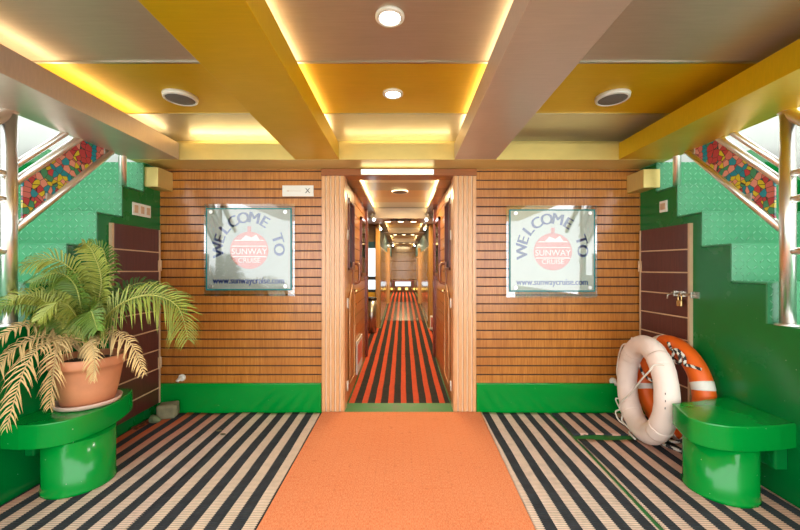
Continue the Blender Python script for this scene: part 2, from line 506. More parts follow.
# led strips lying on the beam ledges
def led(x0, x1, y0, y1, label, m='led_soft'):
    t = solo('led_strip', box(nb(), x0, x1, y0, y1, ZT+.001, ZT+.009), m, label, 'light strip', 'cove light strips'); return t
led(-1.86, -1.835, Y0+.1, 2.80, 'warm light strip hidden on left outer ceiling beam')
led(-1.72, -.9, 2.90, 2.92, 'warm light strip above the cross beam in left bay', 'led')
led(-.57, -.55, Y0+.1, 2.80, 'warm light strip on the gold beam beside the downlights')
led(.445, .465, Y0+.1, 2.80, 'warm light strip on the rose grey beam beside the downlights')
led(-.47, .38, 2.90, 2.92, 'warm light strip above the cross beam in middle bay')

# downlights and speakers
def downlight(x, y, label):
    t = thing('ceiling_downlight', label, 'downlight', (x, y, ZC-.013), 'ceiling downlights')
    obj('trim_ring', lathe(nb(), [(.046, .017), (.056, .018), (.061, .022), (.061, .0299), (.044, .0299), (.043, .020)], x, y, ZC-.03, closed=True), 'ringwhite', t)
    obj('lens', lathe(nb(), [(.0425, .0), (.0425, .008)], x, y, ZC-.0095), 'lamp', t)
    l = bpy.data.lights.new('downlight glow', 'SPOT'); l.energy = 6; l.color = (1, .93, .8); l.spot_size = 2.4; l.spot_blend = .8; l.shadow_soft_size = .05
    lo = bpy.data.objects.new('downlight_glow', l); C.objects.link(lo); lo.location = (0, 0, -.02); lo.parent = t
downlight(-.055, 1.50, 'round recessed downlight in the taupe ceiling panel nearest the camera')
downlight(-.06, 2.16, 'round recessed downlight in the gold ceiling panel before the door')
def speaker(x, y, label):
    t = thing('ceiling_speaker', label, 'speaker', (x, y, ZC-.025), 'ceiling speakers')
    obj('rim', lathe(nb(), [(.083, .0), (.094, .005), (.098, .025), (.08, .025), (.08, .006)], x, y, ZC-.025, closed=True), 'ringwhite', t)
    obj('grille', lathe(nb(), [(.02, -.004), (.06, -.001), (.081, .006), (.081, .02)], x, y, ZC-.025), 'grille', t)
speaker(-1.36, 2.20, 'round grey ceiling speaker in the gold panel left of aisle')
speaker(1.28, 2.20, 'round grey ceiling speaker in the gold panel right of aisle')

# batten light over the door
t = thing('batten_light', 'glowing white tube light on the header over the doorway', 'light', (-.05, WY-.07, 2.05))
obj('housing', box(nb(), -.36, .265, WY-.062, WY-.036, 2.047, 2.092, .003), 'plastic', t)
obj('tube', box(nb(), -.352, .257, WY-.078, WY-.062, 2.051, 2.088, .007), 'tube', t)

# gold box trims at the ends of the cross beam
struct('trim_10', box(nb(), XL-.02, -2.0, 2.94, WY, 1.915, 2.075, .003), 'cream_gold')
struct('trim_11', box(nb(), 1.945, XR+.02, 2.91, WY, 1.90, 2.05, .003), 'cream_gold')

# ------------------------------------------------------------------ side walls under the stairs
def stair_y(k): return 2.03+STEP_Y*k
def stair_z(k): return .935+STEP_Z*k
def side_wall(name, xa, xb):
    pts = [(Y0, 0), (WY, 0), (WY, stair_z(5)-.014)]
    for k in range(4, -1, -1):
        pts += [(stair_y(k)+.012, stair_z(k+1)-.014), (stair_y(k)+.012, stair_z(k)-.014 if k else .935)]
    pts += [(Y0, .935)]
    return struct(name, prism(nb(), pts, 'x', xa, xb), 'green')
side_wall('wall_left', XL-.045, XL); side_wall('wall_right', XR, XR+.045)

def staircase(sx, xin, label):
    x0, x1 = (xin-.9, xin+.003) if sx < 0 else (xin-.003, xin+.9)
    t = thing('staircase', label, 'stairs', ((x0+x1)/2, 1.14, 0), 'side staircases')
    for k in range(-4, 5):
        lo, hi = stair_z(k), stair_z(k+1)
        a, b = (x0, x1) if k >= 0 else ((x0, xin-.05) if sx < 0 else (xin+.05, x1))
        bm = nb()
        box(bm, a, b, stair_y(k), stair_y(k)+.011, max(lo, .002), hi-.011)
        box(bm, a, b, stair_y(k), (stair_y(k+1) if k < 4 else 3.9), hi-.011, hi, .002)
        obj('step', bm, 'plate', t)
    bm = nb(); pts = [(1.2, 0)]+[(3.9, 0), (3.9, 2.09), (3.0, 2.09), (1.2, .16)]
    xo = x0 if sx < 0 else x1-.02
    obj('stringer', prism(bm, [(1.2, .002), (3.9, .002), (3.9, 2.25), (3.0, 2.25), (1.2, .36)], 'x', xo-.004, xo+.024), 'green', t)
staircase(-1, XL, 'green chequer plate staircase climbing beside the left wall above palm')
staircase(1, XR, 'green chequer plate staircase climbing beside the right wall above lifebuoys')

# white outer casing of the hull beside the stairs
for nm, x in (('wall_outer_left', -3.14), ('wall_outer_right', 3.04)):
    struct(nm, box(nb(), x, x+.06, 1.2, 4.0, 0, 2.95), 'hull')
for nm, a, b in (('wall_stair_left', -3.08, XL-.06), ('wall_stair_right', XR+.06, 3.04)):
    struct(nm, box(nb(), a, b, 3.92, 3.98, 0, 2.95), 'hull')

# ------------------------------------------------------------------ stair railings
def railing(sx, x, label, plabel):
    base = thing('stair_railing', label, 'railing', (x, 1.97, .935), 'stair railings')
    r3 = lambda y: 1.456+.975*(y-1.985)
    ya, yb = 1.99, 3.0
    bm = nb(); tube(bm, [(x, 1.965, .937), (x, 1.965, 2.09)], .034, 16)
    lathe(bm, [(.055, 0), (.055, .008), (.038, .012)], x, 1.965, .9355, 24)
    p = obj('post', bm, 'steel', base)
    for z in (1.34, 1.62, 1.76): obj('bracket', lathe(nb(), [(.016, -.055), (.02, -.05), (.02, .0), (.014, .004)], x, z, 1.935, 14, axis='y'), 'steel', p)
    yu = 2.76
    obj('post', tube(nb(), [(x, yu, stair_z(4)+.002), (x, yu, 2.62)], .026, 14), 'steel', base)
    for off, r, y_a in ((0., .022, ya), (.262, .022, ya), (.355, .019, ya)):
        ye = yb
        obj('rail', tube(nb(), [(x, y_a, r3(y_a)+off), (x, ye, r3(ye)+off)], r, 12), 'steel', base)
    obj('handrail', tube(nb(), smooth_path([(x, 1.55, 2.02-.30), (x, 1.75, 1.90), (x, 1.965, 2.10), (x, 2.3, 2.43), (x, 2.8, 2.92)], 6), .032, 14), 'steel', base)
    # the panel between the rails
    pts = [(2.03, r3(2.03)+.03), (2.85, r3(2.85)+.03), (2.85, r3(2.85)+.235), (2.03, r3(2.03)+.235)]
    o = obj('panel', prism(nb(), pts, 'x', x-.005, x+.005), 'mosaic', base); o['label'] = plabel
    for yy in (2.18, 2.6): obj('clip', box(nb(), x-.012, x+.012, yy-.02, yy+.02, r3(yy)+.015, r3(yy)+.055, .004), 'steel_dull', o)
railing(-1, XL-.04, 'polished steel railing with mosaic panel on the left stairs', 'multicoloured mosaic infill panel')
railing(1, XR+.04, 'polished steel railing with mosaic panel on the right stairs', 'multicoloured mosaic infill panel')

# ------------------------------------------------------------------ doors under the stairs
def side_door(name, sx, xw, y0, y1, z0, z1, seed, lock):
    e = -sx                       # direction into the lobby
    X = lambda d: xw+e*d
    def bx(bm, d0, d1, *a, **k): return box(bm, min(X(d0), X(d1)), max(X(d0), X(d1)), *a, **k)
    d = obj(name, bx(nb(), .0, .018, y0, y1, z0, z1, bev=.002), 'brownlam'); d['kind'] = 'structure'
    bm = nb()
    bx(bm, .0, .024, y0-.018, y0, z0, z1); bx(bm, .0, .024, y1, y1+.012, z0, z1)
    obj('edge_trim', bm, 'strip', d)
    rs = random.Random(seed); bm = nb(); z = z0+.13
    while z < z1-.05:
        a, b = z+rs.uniform(-.006, .006), z+rs.uniform(-.006, .006)
        x0_, x1_ = sorted((X(.018), X(.0225)))
        prism(bm, [(y0, a-.0045), (y1, b-.0045), (y1, b+.0045), (y0, a+.0045)], 'x', x0_, x1_)
        z += .166
    obj('trim_strip', bm, 'strip', d)
    for z in (z0+.3, z1-.35):
        bm = nb(); tube(bm, [(X(.026), y1+.012, z), (X(.026), y1+.012, z+.09)], .008, 8)
        bx(bm, .018, .023, y1-.012, y1+.004, z, z+.09)
        obj('hinge', bm, 'strip', d)
    if lock:
        zl = 1.06; yl = y0
        bm = nb()
        tube(bm, [(X(.036), yl-.10, zl+.0), (X(.036), yl+.14, zl+.005)], .006, 8)
        for q in (.11, .045, -.05): bx(bm, .018, .043, yl+q-.006, yl+q+.006, zl-.022, zl+.022, bev=.003)
        bx(bm, .018, .022, yl+.02, yl+.13, zl-.018, zl+.018)
        bx(bm, .0, .008, yl-.075, yl-.025, zl-.022, zl+.022)
        tube(bm, [(X(.036), yl+.12, zl), (X(.075), yl+.125, zl-.01), (X(.078), yl+.125, zl-.04)], .005, 8)
        b = obj('bolt', bm, 'steel_dull', d)
        bm = nb()
        bx(bm, .03, .05, yl+.03, yl+.075, zl-.09, zl-.045, bev=.005)
        tube(bm, smooth_path([(X(.04), yl+.037, zl-.05), (X(.04), yl+.037, zl-.015), (X(.04), yl+.052, zl+.002), (X(.04), yl+.067, zl-.015), (X(.04), yl+.067, zl-.05)], 5), .0045, 8)
        obj('padlock', bm, 'brass', b)
    return d
side_door('door_1', -1, XL, 2.60, 3.085, .095, 1.575, 3, False)
side_door('door_2', 1, XR, 2.575, 3.09, .095, 1.57, 4, True)

# switches and socket on the green walls
def wall_plate(xw, e, y0, y1, z0, z1, n, label, cat, name):
    X = lambda d: xw+e*d
    t = thing(name, label, cat, (xw, (y0+y1)/2, z0))
    a, b = sorted((X(.001), X(.010)))
    obj('plate', box(nb(), a, b, y0, y1, z0, z1, .003), 'plastic', t)
    wd = (y1-y0)/n
    for i in range(n):
        a, b = sorted((X(.010), X(.014)))
        obj('rocker', box(nb(), a, b, y0+i*wd+.014, y0+(i+1)*wd-.014, z0+.02, z1-.02, .002), 'strip', t)
wall_plate(XL, 1, 2.80, 3.0, 1.665, 1.765, 3, 'triple cream switch plate on the left green wall', 'switch', 'switch_plate')
wall_plate(XR, -1, 2.80, 2.88, 1.69, 1.78, 1, 'single cream socket plate on the right green wall', 'socket', 'socket_plate')

# ------------------------------------------------------------------ welcome signs
def sign(cx, cz, label, face):
    hw, hh = .357, .342; oy = WY-.004
    t = thing('welcome_sign', label, 'sign', (cx, oy, cz-.4), 'welcome signs')
    obj('backing_sheet', box(nb(), cx-.392, cx+.392, oy-.024, oy-.016, cz-.405, cz+.392, .002), 'acrylic', t)
    s = obj('sign_sheet', box(nb(), cx-hw, cx+hw, oy-.034, oy-.026, cz-hh, cz+hh, .002), face, t)
    bm = nb()
    for a, b, c, d in ((-hw-.012, -hw, -hh-.012, hh+.012), (hw, hw+.012, -hh-.012, hh+.012), (-hw, hw, -hh-.012, -hh), (-hw, hw, hh, hh+.012)):
        box(bm, cx+a, cx+b, oy-.034, oy-.026, cz+c, cz+d)
    obj('coloured_edge', bm, 'teal_edge', s)
    yf = oy-.0345
    obj('front_pane', box(nb(), cx-hw, cx+hw, oy-.0425, oy-.0405, cz-hh, cz+hh), 'sign_glass', t)
    # arched words
    bm = nb(); word = 'WELCOME TO'; R0 = .258
    n = len(word); span = math.radians(186)
    for i, ch in enumerate(word):
        if ch == ' ': continue
        a = PI/2+span/2-span*i/(n-1)
        M4 = Matrix.Translation((cx+R0*math.cos(a), yf, cz+.01+R0*math.sin(a))) @ Matrix.Rotation(-(a-PI/2), 4, 'Y') @ FACE_Y
        for q in (-.005, 0, .005): text_into(bm, ch, .135, M4 @ Matrix.Translation((q, 0, 0)))
    obj('arched_lettering', bm, 'ink_blue', s)
    bm = nb()
    for q in (-.003, 0, .003): text_into(bm, 'www.sunwaycruise.com', .079, Matrix.Translation((cx+q, yf, cz-.272)) @ FACE_Y)
    bmesh.ops.scale(bm, vec=(.80, 1, 1), space=Matrix.Translation((-cx, 0, 0)), verts=bm.verts)
    obj('web_address', bm, 'ink_blue', s)
    # emblem: a red disc with a peak on top and pale lines of lettering
    bm = nb(); ex, ez = cx+.005, cz-.01; r = .165
    pts = [(ex+r*math.cos(q*2*PI/48), ez+r*math.sin(q*2*PI/48)*.97) for q in range(48)]
    prism(bm, pts, 'y', yf-.0008, yf)
    for q in range(3):
        w2 = .03; 
    box(bm, ex-.016, ex+.016, yf-.0008, yf, ez+.155, ez+.205)
    e = obj('emblem', bm, 'ink_red', s)
    bm = nb()
    for zz, ww in ((.085, .13), (.035, .155), (-.055, .155)):
        prism(bm, [(ex-ww, ez+zz-.004), (ex+ww, ez+zz-.004), (ex+ww*.9, ez+zz+.005), (ex-ww*.9, ez+zz+.005)], 'y', yf-.0016, yf-.0008)
    prism(bm, [(ex-.07, ez+.09), (ex-.03, ez+.13), (ex+.02, ez+.11), (ex+.06, ez+.135), (ex+.09, ez+.09)], 'y', yf-.0016, yf-.0008)
    text_into(bm, 'SUNWAY', .072, Matrix.Translation((ex, yf-.001, ez-.012)) @ FACE_Y)
    text_into(bm, 'CRUISE', .06, Matrix.Translation((ex, yf-.001, ez-.088)) @ FACE_Y)
    obj('emblem_lettering', bm, 'ink_pale', e)
    for sx in (-1, 1):
        for sz in (-1, 1):
            obj('standoff', lathe(nb(), [(.015, -.050), (.017, -.047), (.017, -.043), (.010, -.0425), (.010, -.001)], cx+sx*.318, cz+sz*.318, oy, 18, axis='y'), 'steel', s)
sign(-1.325, 1.412, 'square glass welcome sign on the slats left of the doorway', 'sign_face')
sign(1.282, 1.400, 'square glass welcome sign on the slats right of the doorway', 'sign_face_pale')

t = thing('notice_plate', 'small white oblong plate high on slats left of the doorway', 'sign', (-.905, WY-.004, 1.86))
obj('plate', box(nb(), -1.045, -.775, WY-.016, WY-.004, 1.87, 1.965, .002), 'plastic', t)
bm = nb()
text_into(bm, 'X', .06, Matrix.Translation((-.825, WY-.0165, 1.917)) @ FACE_Y)
obj('mark', bm, 'ink_dark', t)
bm = nb(); box(bm, -1.0, -.88, WY-.0166, WY-.016, 1.915, 1.9175); prism(bm, [(-1.01, 1.9162), (-.99, 1.922), (-.99, 1.9104)], 'y', WY-.0166, WY-.016)
obj('arrow', bm, 'strip', t)

for x, z, lab in ((-1.915, .30, 'small white pipe stub low on the slats left of the left sign'), (1.82, .27, 'small white pipe stub low on the slats behind the lifebuoys')):
    bm = nb(); lathe(bm, [(.03, -.012), (.03, 0)], x, z, WY-.004, 18, axis='y')
    tube(bm, smooth_path([(x, WY-.01, z), (x, WY-.05, z), (x-.005, WY-.07, z-.015)], 4), .014, 10)
    solo('pipe_stub', bm, 'plastic', lab, 'pipe')

# ------------------------------------------------------------------ carpets
bm = nb()
bmesh.ops.create_grid(bm, x_segments=2, y_segments=40, size=1)
ya, yb = -1.1, 3.095
for v in bm.verts:
    y = ya+(yb-ya)*(v.co.y+1)/2; t_ = (y-ya)/(yb-ya)
    xl, xr = -.692-.003*t_, .665-.028*(3.07-y)
    v.co = Vector((xl+(xr-xl)*(v.co.x+1)/2, y, .0125+.001*math.sin(y*9)))
bmesh.ops.solidify(bm, geom=bm.faces[:], thickness=.007)
solo('carpet_runner', bm, 'orange_carpet', 'plain orange carpet runner leading up to the doorway', 'carpet')

def rug(name, outline, m, label, z=.0025, th=.006, wave=0.004, group='striped deck rugs', nx=40, ny=70, seed=0):
    """outline: function y -> (x0, x1), with y range"""
    y0, y1, fx = outline
    bm = nb(); rs = random.Random(seed); ph = [rs.uniform(0, 6) for _ in range(4)]
    grid = []
    for j in range(ny+1):
        y = y0+(y1-y0)*j/ny; row = []
        a, b = fx(y)
        for i in range(nx+1):
            u = i/nx; x = a+(b-a)*u
            yy = y+(.008*math.sin(x*17+ph[2]) if j in (0, ny) else 0)
            h = wave*(.5+.5*math.sin(x*9+ph[0]+1.5*math.sin(y*5+ph[1])))
            row.append((x, yy, z+th+h))
        grid.append(row)
    top = [[bm.verts.new(p) for p in row] for row in grid]
    bot = [[bm.verts.new((p[0], p[1], z)) for p in row] for row in grid]
    for j in range(ny):
        for i in range(nx):
            f = bm.faces.new((top[j][i], top[j][i+1], top[j+1][i+1], top[j+1][i])); f.smooth = True
            bm.faces.new((bot[j][i], bot[j+1][i], bot[j+1][i+1], bot[j][i+1]))
    for i in range(nx):
        bm.faces.new((bot[0][i], bot[0][i+1], top[0][i+1], top[0][i])); bm.faces.new((top[ny][i], top[ny][i+1], bot[ny][i+1], bot[ny][i]))
    for j in range(ny):
        bm.faces.new((bot[j+1][0], bot[j][0], top[j][0], top[j+1][0])); bm.faces.new((bot[j][nx], bot[j+1][nx], top[j+1][nx], top[j][nx]))
    return solo(name, bm, m, label, 'rug', group)
rug('striped_rug', (-1., 3.085, lambda y: (-1.32-.02*math.sin(y*2), -.70)), 'mat_left_in', 'cream and black striped rug beside the orange runner on the left', seed=1)
rug('striped_rug', (-1., 3.08, lambda y: (XL+.012, -1.322-.02*math.sin(y*2))), 'mat_left_wall', 'striped rug under the palm bench along the left wall', seed=2)
rug('striped_rug', (-1., 3.085, lambda y: (.669-.028*(3.07-y), 1.215+.03*min(1, max(0, (y-1.7))))), 'mat_right', 'cream and black striped rug beside the orange runner on the right', seed=3)
rug('striped_rug', (2.685, 3.08, lambda y: (1.268, XR-.012)), 'mat_right', 'striped rug piece under the lifebuoys in the back right corner', seed=4, ny=14)
rug('striped_rug', (-1., 2.60, lambda y: (1.236+.028*min(1, max(0, (y-1.4))), XR-.012)), 'mat_right', 'striped rug under the empty bench along the right wall', seed=5)
def deck_z(y): return .045*(min(max(y, 3.9), 11.)-3.9)
YE = 14.
struct('floor_ramp', prism(nb(), [(3.9, -.02), (3.9, .001), (11, deck_z(11)), (YE, deck_z(YE)), (YE, -.02)], 'x', -1.34, 1.34), 'deck')
bm = nb()
for ya, yb, xa, xb in ((3.302, 3.9, DL+.004, DR-.004), (3.9, 4.97, DL+.004, DR-.004), (4.975, 6.66, -1.25, 1.29), (6.66, 11., -.41, .46), (11., YE-.04, -.41, .46)):
    prism(bm, [(ya, deck_z(ya)+.004), (yb, deck_z(yb)+.004), (yb, deck_z(yb)+.012), (ya, deck_z(ya)+.012)], 'x', xa, xb)
solo('corridor_runner', bm, 'mat_corridor', 'long red and black striped runner down the corridor', 'carpet')
bm = nb(); prism(bm, [(7.4, deck_z(7.4)+.0125), (10.2, deck_z(10.2)+.0125), (10.2, deck_z(10.2)+.0145), (7.4, deck_z(7.4)+.0145)], 'x', -.4, .45)
solo('added_sheen_sheet', bm, 'sheen_sheet', 'added clear sheet giving lamp sheen to the striped runner far down corridor', 'added sheen layer')  # added sheet, only there to reflect the corridor lamps off the runner

# ------------------------------------------------------------------ benches
def bench(outline, ped, pr, ztop, th, label, brackets, hard=1):
    cx = sum(p[0] for p in outline)/len(outline); cy = sum(p[1] for p in outline)/len(outline)
    t = thing('bench', label, 'bench', (ped[0], ped[1], .0135), 'green benches')
    sm = [(p.x, p.y) for p in smooth_path([(a, b, 0) for a, b in outline[hard:-1]], 8)]
    pts = outline[:hard]+sm+[outline[-1]]
    obj('seat', prism(nb(), pts, 'z', ztop-th, ztop, .006), 'green_bright', t)
    obj('pedestal', lathe(nb(), [(pr+.006, 0), (pr+.004, .012), (pr, .03), (pr, ztop-th-.0135)], ped[0], ped[1], .0135, 48), 'green_bright', t)
    x0, x1, y0, y1, z0 = brackets
    obj('bracket', box(nb(), x0, x1, y0, y1, z0, ztop-th-.001, .01), 'green', t)
bench([(XL+.001, 1.885), (-2.0, 1.872), (-1.90, 1.885), (-1.80, 1.95), (-1.755, 2.08), (-1.765, 2.25), (-1.82, 2.42), (-1.86, 2.45), (XL+.001, 2.47)],
      (-1.875, 2.09), .165, .43, .13, 'green bench with round pedestal carrying the potted palm', (XL+.001, XL+.06, 2.0, 2.3, .2))
bench([(XR-.001, 2.29), (1.80, 2.205), (1.625, 2.172), (1.57, 2.01), (1.56, 1.945), (1.62, 1.872), (1.75, 1.842), (1.95, 1.86), (XR-.001, 1.885)],
      (1.775, 2.02), .165, .436, .13, 'empty green bench with round pedestal below the right wall', (XR-.075, XR-.001, 1.92, 2.12, .17), 3)

# ------------------------------------------------------------------ potted palm
PX, PY, PZ = -1.912, 2.19, .4315
t = thing('potted_palm', 'palm with drooping half dry fronds in terracotta pot on the bench', 'plant', (PX, PY, PZ))
obj('saucer', lathe(nb(), [(.135, 0), (.155, .004), (.165, .028), (.159, .03), (.15, .012), (.1, .011)], PX, PY, PZ, 48), 'saucer', t)
pot = obj('pot', lathe(nb(), [(.122, .012), (.128, .014), (.148, .1), (.164, .2), (.169, .228), (.179, .231), (.184, .245), (.184, .285), (.178, .29), (.165, .288), (.162, .25), (.02, .245)], PX, PY, PZ, 56), 'terracotta', t)
obj('soil', lathe(nb(), [(.163, .247), (.12, .262), (.06, .275), (.01, .28)], PX, PY, PZ, 40), 'soil', t)
obj('trunk', lump(nb(), (PX, PY, PZ+.29), .055, (1, 1, .9), .3, 3, 5), 'stalk_dry', t)
def frond(pts, leaf, m, ms, droop=.3, n=None, vee=.38, wid=.0125):
    path = smooth_path(pts, 12); rs = random.Random(int(abs(pts[-1][0]*1000+pts[-1][2]*777)))
    L = [0.]
    for a, b in zip(path, path[1:]): L.append(L[-1]+(b-a).length)
    def at(s):
        s = max(0., min(1., s))*L[-1]
        for i in range(len(L)-1):
            if L[i+1] >= s:
                k = (s-L[i])/max(1e-9, L[i+1]-L[i]); return path[i].lerp(path[i+1], k), (path[i+1]-path[i]).normalized()
        return path[-1], (path[-1]-path[-2]).normalized()
    wild = .34 if m == 'frond_dry' else .13
    if n is None: n = 30 if m == 'frond_dry' else 44
    bm = nb(); up0 = Vector((0, -.72, .69)); side_prev = None
    for j in range(n):
        s = .16+.84*j/(n-1)
        p, T = at(s)
        side = T.cross(up0)
        if side_prev is not None:
            side = (side.normalized()*.35+side_prev*.65) if side.length > 1e-3 else side_prev
        if side.length < 1e-4: side = Vector((1, 0, 0))
        side = (side-T*side.dot(T)).normalized(); side_prev = side
        nrm = side.cross(T).normalized()
        ln = leaf*(math.sin(PI*min(1, (s-.05)/.98)**.75)**.6*.9+.12)
        for sg in (-1, 1):
            l2 = ln*rs.uniform(.85, 1.1)
            d = (side*sg*1.0+T*(.42+.4*s)+nrm*(vee+rs.uniform(-wild, wild))+T*rs.uniform(-wild, wild)).normalized()
            wv = T*wid*.5*(1 if ln > leaf*.3 else .7)
            g1 = p+d*l2*.4; g1.z -= droop*.12*l2
            g2 = p+d*l2*.75; g2.z -= droop*.42*l2
            g3 = p+d*l2; g3.z -= droop*.85*l2+rs.uniform(0, .1)*l2
            lift = nrm*wid*.22
            ring = [(p, .6), (g1, 1.), (g2, .75)]
            rows_ = []
            for q, k in ring: rows_.append((bm.verts.new(q-wv*k+lift), bm.verts.new(q), bm.verts.new(q+wv*k+lift)))
            tip = bm.verts.new(g3)
            for A, B in zip(rows_, rows_[1:]):
                bm.faces.new((A[0], A[1], B[1], B[0])); bm.faces.new((A[1], A[2], B[2], B[1]))
            A = rows_[-1]; bm.faces.new((A[0], A[1], tip)); bm.faces.new((A[1], A[2], tip))
    f = obj('frond', bm, m, t)
    if m == 'frond_dry': f['label'] = 'dry straw coloured frond'
    obj('stalk', tube(nb(), path, .0065, 6, r_end=.0018), ms, f)
def W(px, py, Y): return ((px-403)/360*Y, Y, 1.25+(268-py)/360*Y)
CR = (PX, PY, PZ+.31)
FR = [ # control points in metres, leaflet length, kind
 ([(-1.95, 2.20, .98), (-1.965, 2.18, 1.19), (-2.03, 2.10, 1.30), (-2.13, 2.03, 1.27)], .17, 'p', .5),
 ([(-1.92, 2.24, .95), (-1.90, 2.30, 1.20), (-1.93, 2.32, 1.36), (-2.0, 2.30, 1.41)], .17, 'g', .5),
 ([(-1.88, 2.20, .95), (-1.86, 2.22, 1.18), (-1.92, 2.22, 1.36), (-1.94, 2.18, 1.40)], .15, 'p', .5),
 ([(-1.80, 2.16, .92), (-1.66, 2.12, 1.04), (-1.48, 2.12, 1.09), (-1.34, 2.14, 1.02), (-1.29, 2.16, .83)], .20, 'p', .6),
 ([(-1.82, 2.22, .94), (-1.70, 2.26, 1.06), (-1.56, 2.34, 1.08), (-1.45, 2.40, 1.00)], .17, 'g', .5),
 ([(-1.86, 2.14, .92), (-1.78, 2.05, 1.00), (-1.70, 1.97, 1.00), (-1.63, 1.92, .92)], .15, 'g', .4),
 ([(-2.0, 2.12, .92), (-2.02, 2.0, 1.03), (-2.05, 1.90, 1.06), (-2.09, 1.76, 1.03)], .13, 'g', .6),
 ([(-1.98, 2.14, .93), (-2.03, 2.04, 1.06), (-2.07, 1.95, 1.10), (-2.1, 1.85, 1.03)], .13, 'p', .7),
 ([(-1.96, 2.17, .94), (-2.02, 2.10, 1.07), (-2.07, 2.03, 1.11), (-2.09, 1.98, 1.04)], .13, 'p', .7),
 ([(-1.96, 2.24, .94), (-1.99, 2.30, 1.08), (-2.04, 2.34, 1.20), (-2.12, 2.36, 1.26)], .15, 'd', .2),
 ([(-1.90, 2.26, .93), (-1.84, 2.34, 1.08), (-1.76, 2.42, 1.15), (-1.68, 2.50, 1.10)], .14, 'd', .4),
 ([(-1.94, 2.18, .96), (-1.95, 2.14, 1.15), (-1.98, 2.06, 1.22), (-2.02, 1.96, 1.17)], .14, 'g', .6),
 ([(-1.97, 2.10, .83), (-1.97, 1.98, .83), (-1.95, 1.86, .74), (-1.92, 1.745, .48)], .095, 'y', .9),
 ([(-1.99, 2.11, .83), (-2.03, 1.98, .86), (-2.06, 1.87, .79), (-2.08, 1.80, .62)], .085, 'y', .9),
 ([(-1.94, 2.10, .84), (-1.93, 2.02, .82), (-1.915, 1.975, .70), (-1.91, 1.95, .50)], .085, 'y', .9),
 ([(-1.83, 2.16, .84), (-1.70, 2.12, .86), (-1.58, 2.10, .80), (-1.51, 2.10, .64)], .08, 'y', .8),
 ([(-2.0, 2.16, .84), (-2.04, 2.06, .92), (-2.07, 1.93, .93), (-2.09, 1.80, .84)], .09, 'y', .7),
 ([(-1.85, 2.13, .82), (-1.78, 2.06, .82), (-1.73, 2.02, .74), (-1.72, 2.0, .63)], .07, 'y', .8),
 ([(-1.90, 2.12, .90), (-1.88, 2.04, 1.02), (-1.88, 1.96, 1.06), (-1.90, 1.88, .98)], .12, 'p', .6),
]
KM = {'g': ('frond', 'stalk'), 'p': ('frond_pale', 'stalk'), 'd': ('frond_dark', 'stalk'), 'y': ('frond_dry', 'stalk_dry')}
for pts, lf, k, dr in FR:
    base = (PX+(pts[0][0]-PX)*.25, PY+(pts[0][1]-PY)*.25, CR[2]-.01)
    frond([base]+pts, lf, *KM[k], droop=dr)

# ------------------------------------------------------------------ lifebuoys
def ring_obj(name, label, Mx, R, r, m, grp):
    t = thing(name, label, 'lifebuoy', Mx @ Vector((0, -R-r, 0)), grp)
    return t
def torus(bm, R, r, a0=0., a1=2*PI, n=96, seg=28, sq=1., wob=0.):
    closed = abs(a1-a0-2*PI) < 1e-6
    rings = []
    for i in range(n if closed else n+1):
        a = a0+(a1-a0)*i/n
        k = 1+wob*math.sin(a*11)+wob*.7*math.sin(a*23+1)
        rings.append([bm.verts.new(((R+r*k*math.cos(b))*math.cos(a), (R+r*k*math.cos(b))*math.sin(a), r*k*sq*math.sin(b))) for b in [2*PI*j/seg for j in range(seg)]])
    for i in range(n):
        A = rings[i]; B = rings[(i+1) % len(rings)]
        for j in range(seg):
            f = bm.faces.new((A[j], B[j], B[(j+1) % seg], A[(j+1) % seg])); f.smooth = True
    if not closed:
        bm.faces.new(rings[0]); bm.faces.new(list(reversed(rings[-1])))
    return bm
def frame(c, yaw, lean):
    """local x runs away from the camera along the wall, local y up, local z faces the aisle"""
    B = Matrix(((0, 0, -1), (1, 0, 0), (0, 1, 0))).to_4x4()
    # columns: x->(0,1,0), y->(0,0,1), z->(-1,0,0) ... handed
    B = Matrix(((0, 0, -1, 0), (1, 0, 0, 0), (0, 1, 0, 0), (0, 0, 0, 1)))
    return Matrix.Translation(c) @ Matrix.Rotation(yaw, 4, 'Z') @ Matrix.Rotation(lean, 4, 'Y') @ B
def bobj(name, bm, mats, parent, Mx):
    bm.transform(Mx); bmesh.ops.recalc_face_normals(bm, faces=bm.faces[:]); return obj(name, bm, mats, parent)

# white one
R, r = .300, .073
MW = frame((1.735, 2.585, .389), math.radians(-11), math.radians(3))
t = thing('lifebuoy', 'faded white lifebuoy with loose cord leaning in front of the orange one', 'lifebuoy', (1.73, 2.585, .01), 'lifebuoys')
ring = bobj('ring', torus(nb(), R, r, wob=.012, sq=.95), 'cloth', t, MW)
for a in (40, 130, 220, 310):
    a = math.radians(a); bobj('band', torus(nb(), R, r*1.025, a-.13, a+.13, 8, 24, .95), 'cloth', t, MW)
def onring(a, b, k=1.06):
    a = math.radians(a); b = math.radians(b)
    return ((R+r*k*math.cos(b))*math.cos(a), (R+r*k*math.cos(b))*math.sin(a), r*k*math.sin(b))
bm = nb()
tube(bm, smooth_path([onring(60, 20), onring(45, 5), (.33, .24, .03), (.41, .17, .02), (.44, .08, .02), (.42, -.02, .03), onring(-12, 20), onring(-30, 30), (.36, -.22, .05), onring(-52, 40), (.21, -.335, .05), onring(-80, 10)], 8), .006, 7)
tube(bm, smooth_path([onring(140, 15), onring(139, 60), onring(142, 100), (-.12, .08, .08), (.02, -.05, .075), (.14, -.15, .08), onring(-45, 95), onring(-48, 60), (.27, -.29, .08), (.2, -.33, .075), onring(-70, 15, 1.1), (.08, -.366, .05), (-.02, -.368, .05)], 8), .006, 7)
bobj('cord', bm, 'rope', t, MW)
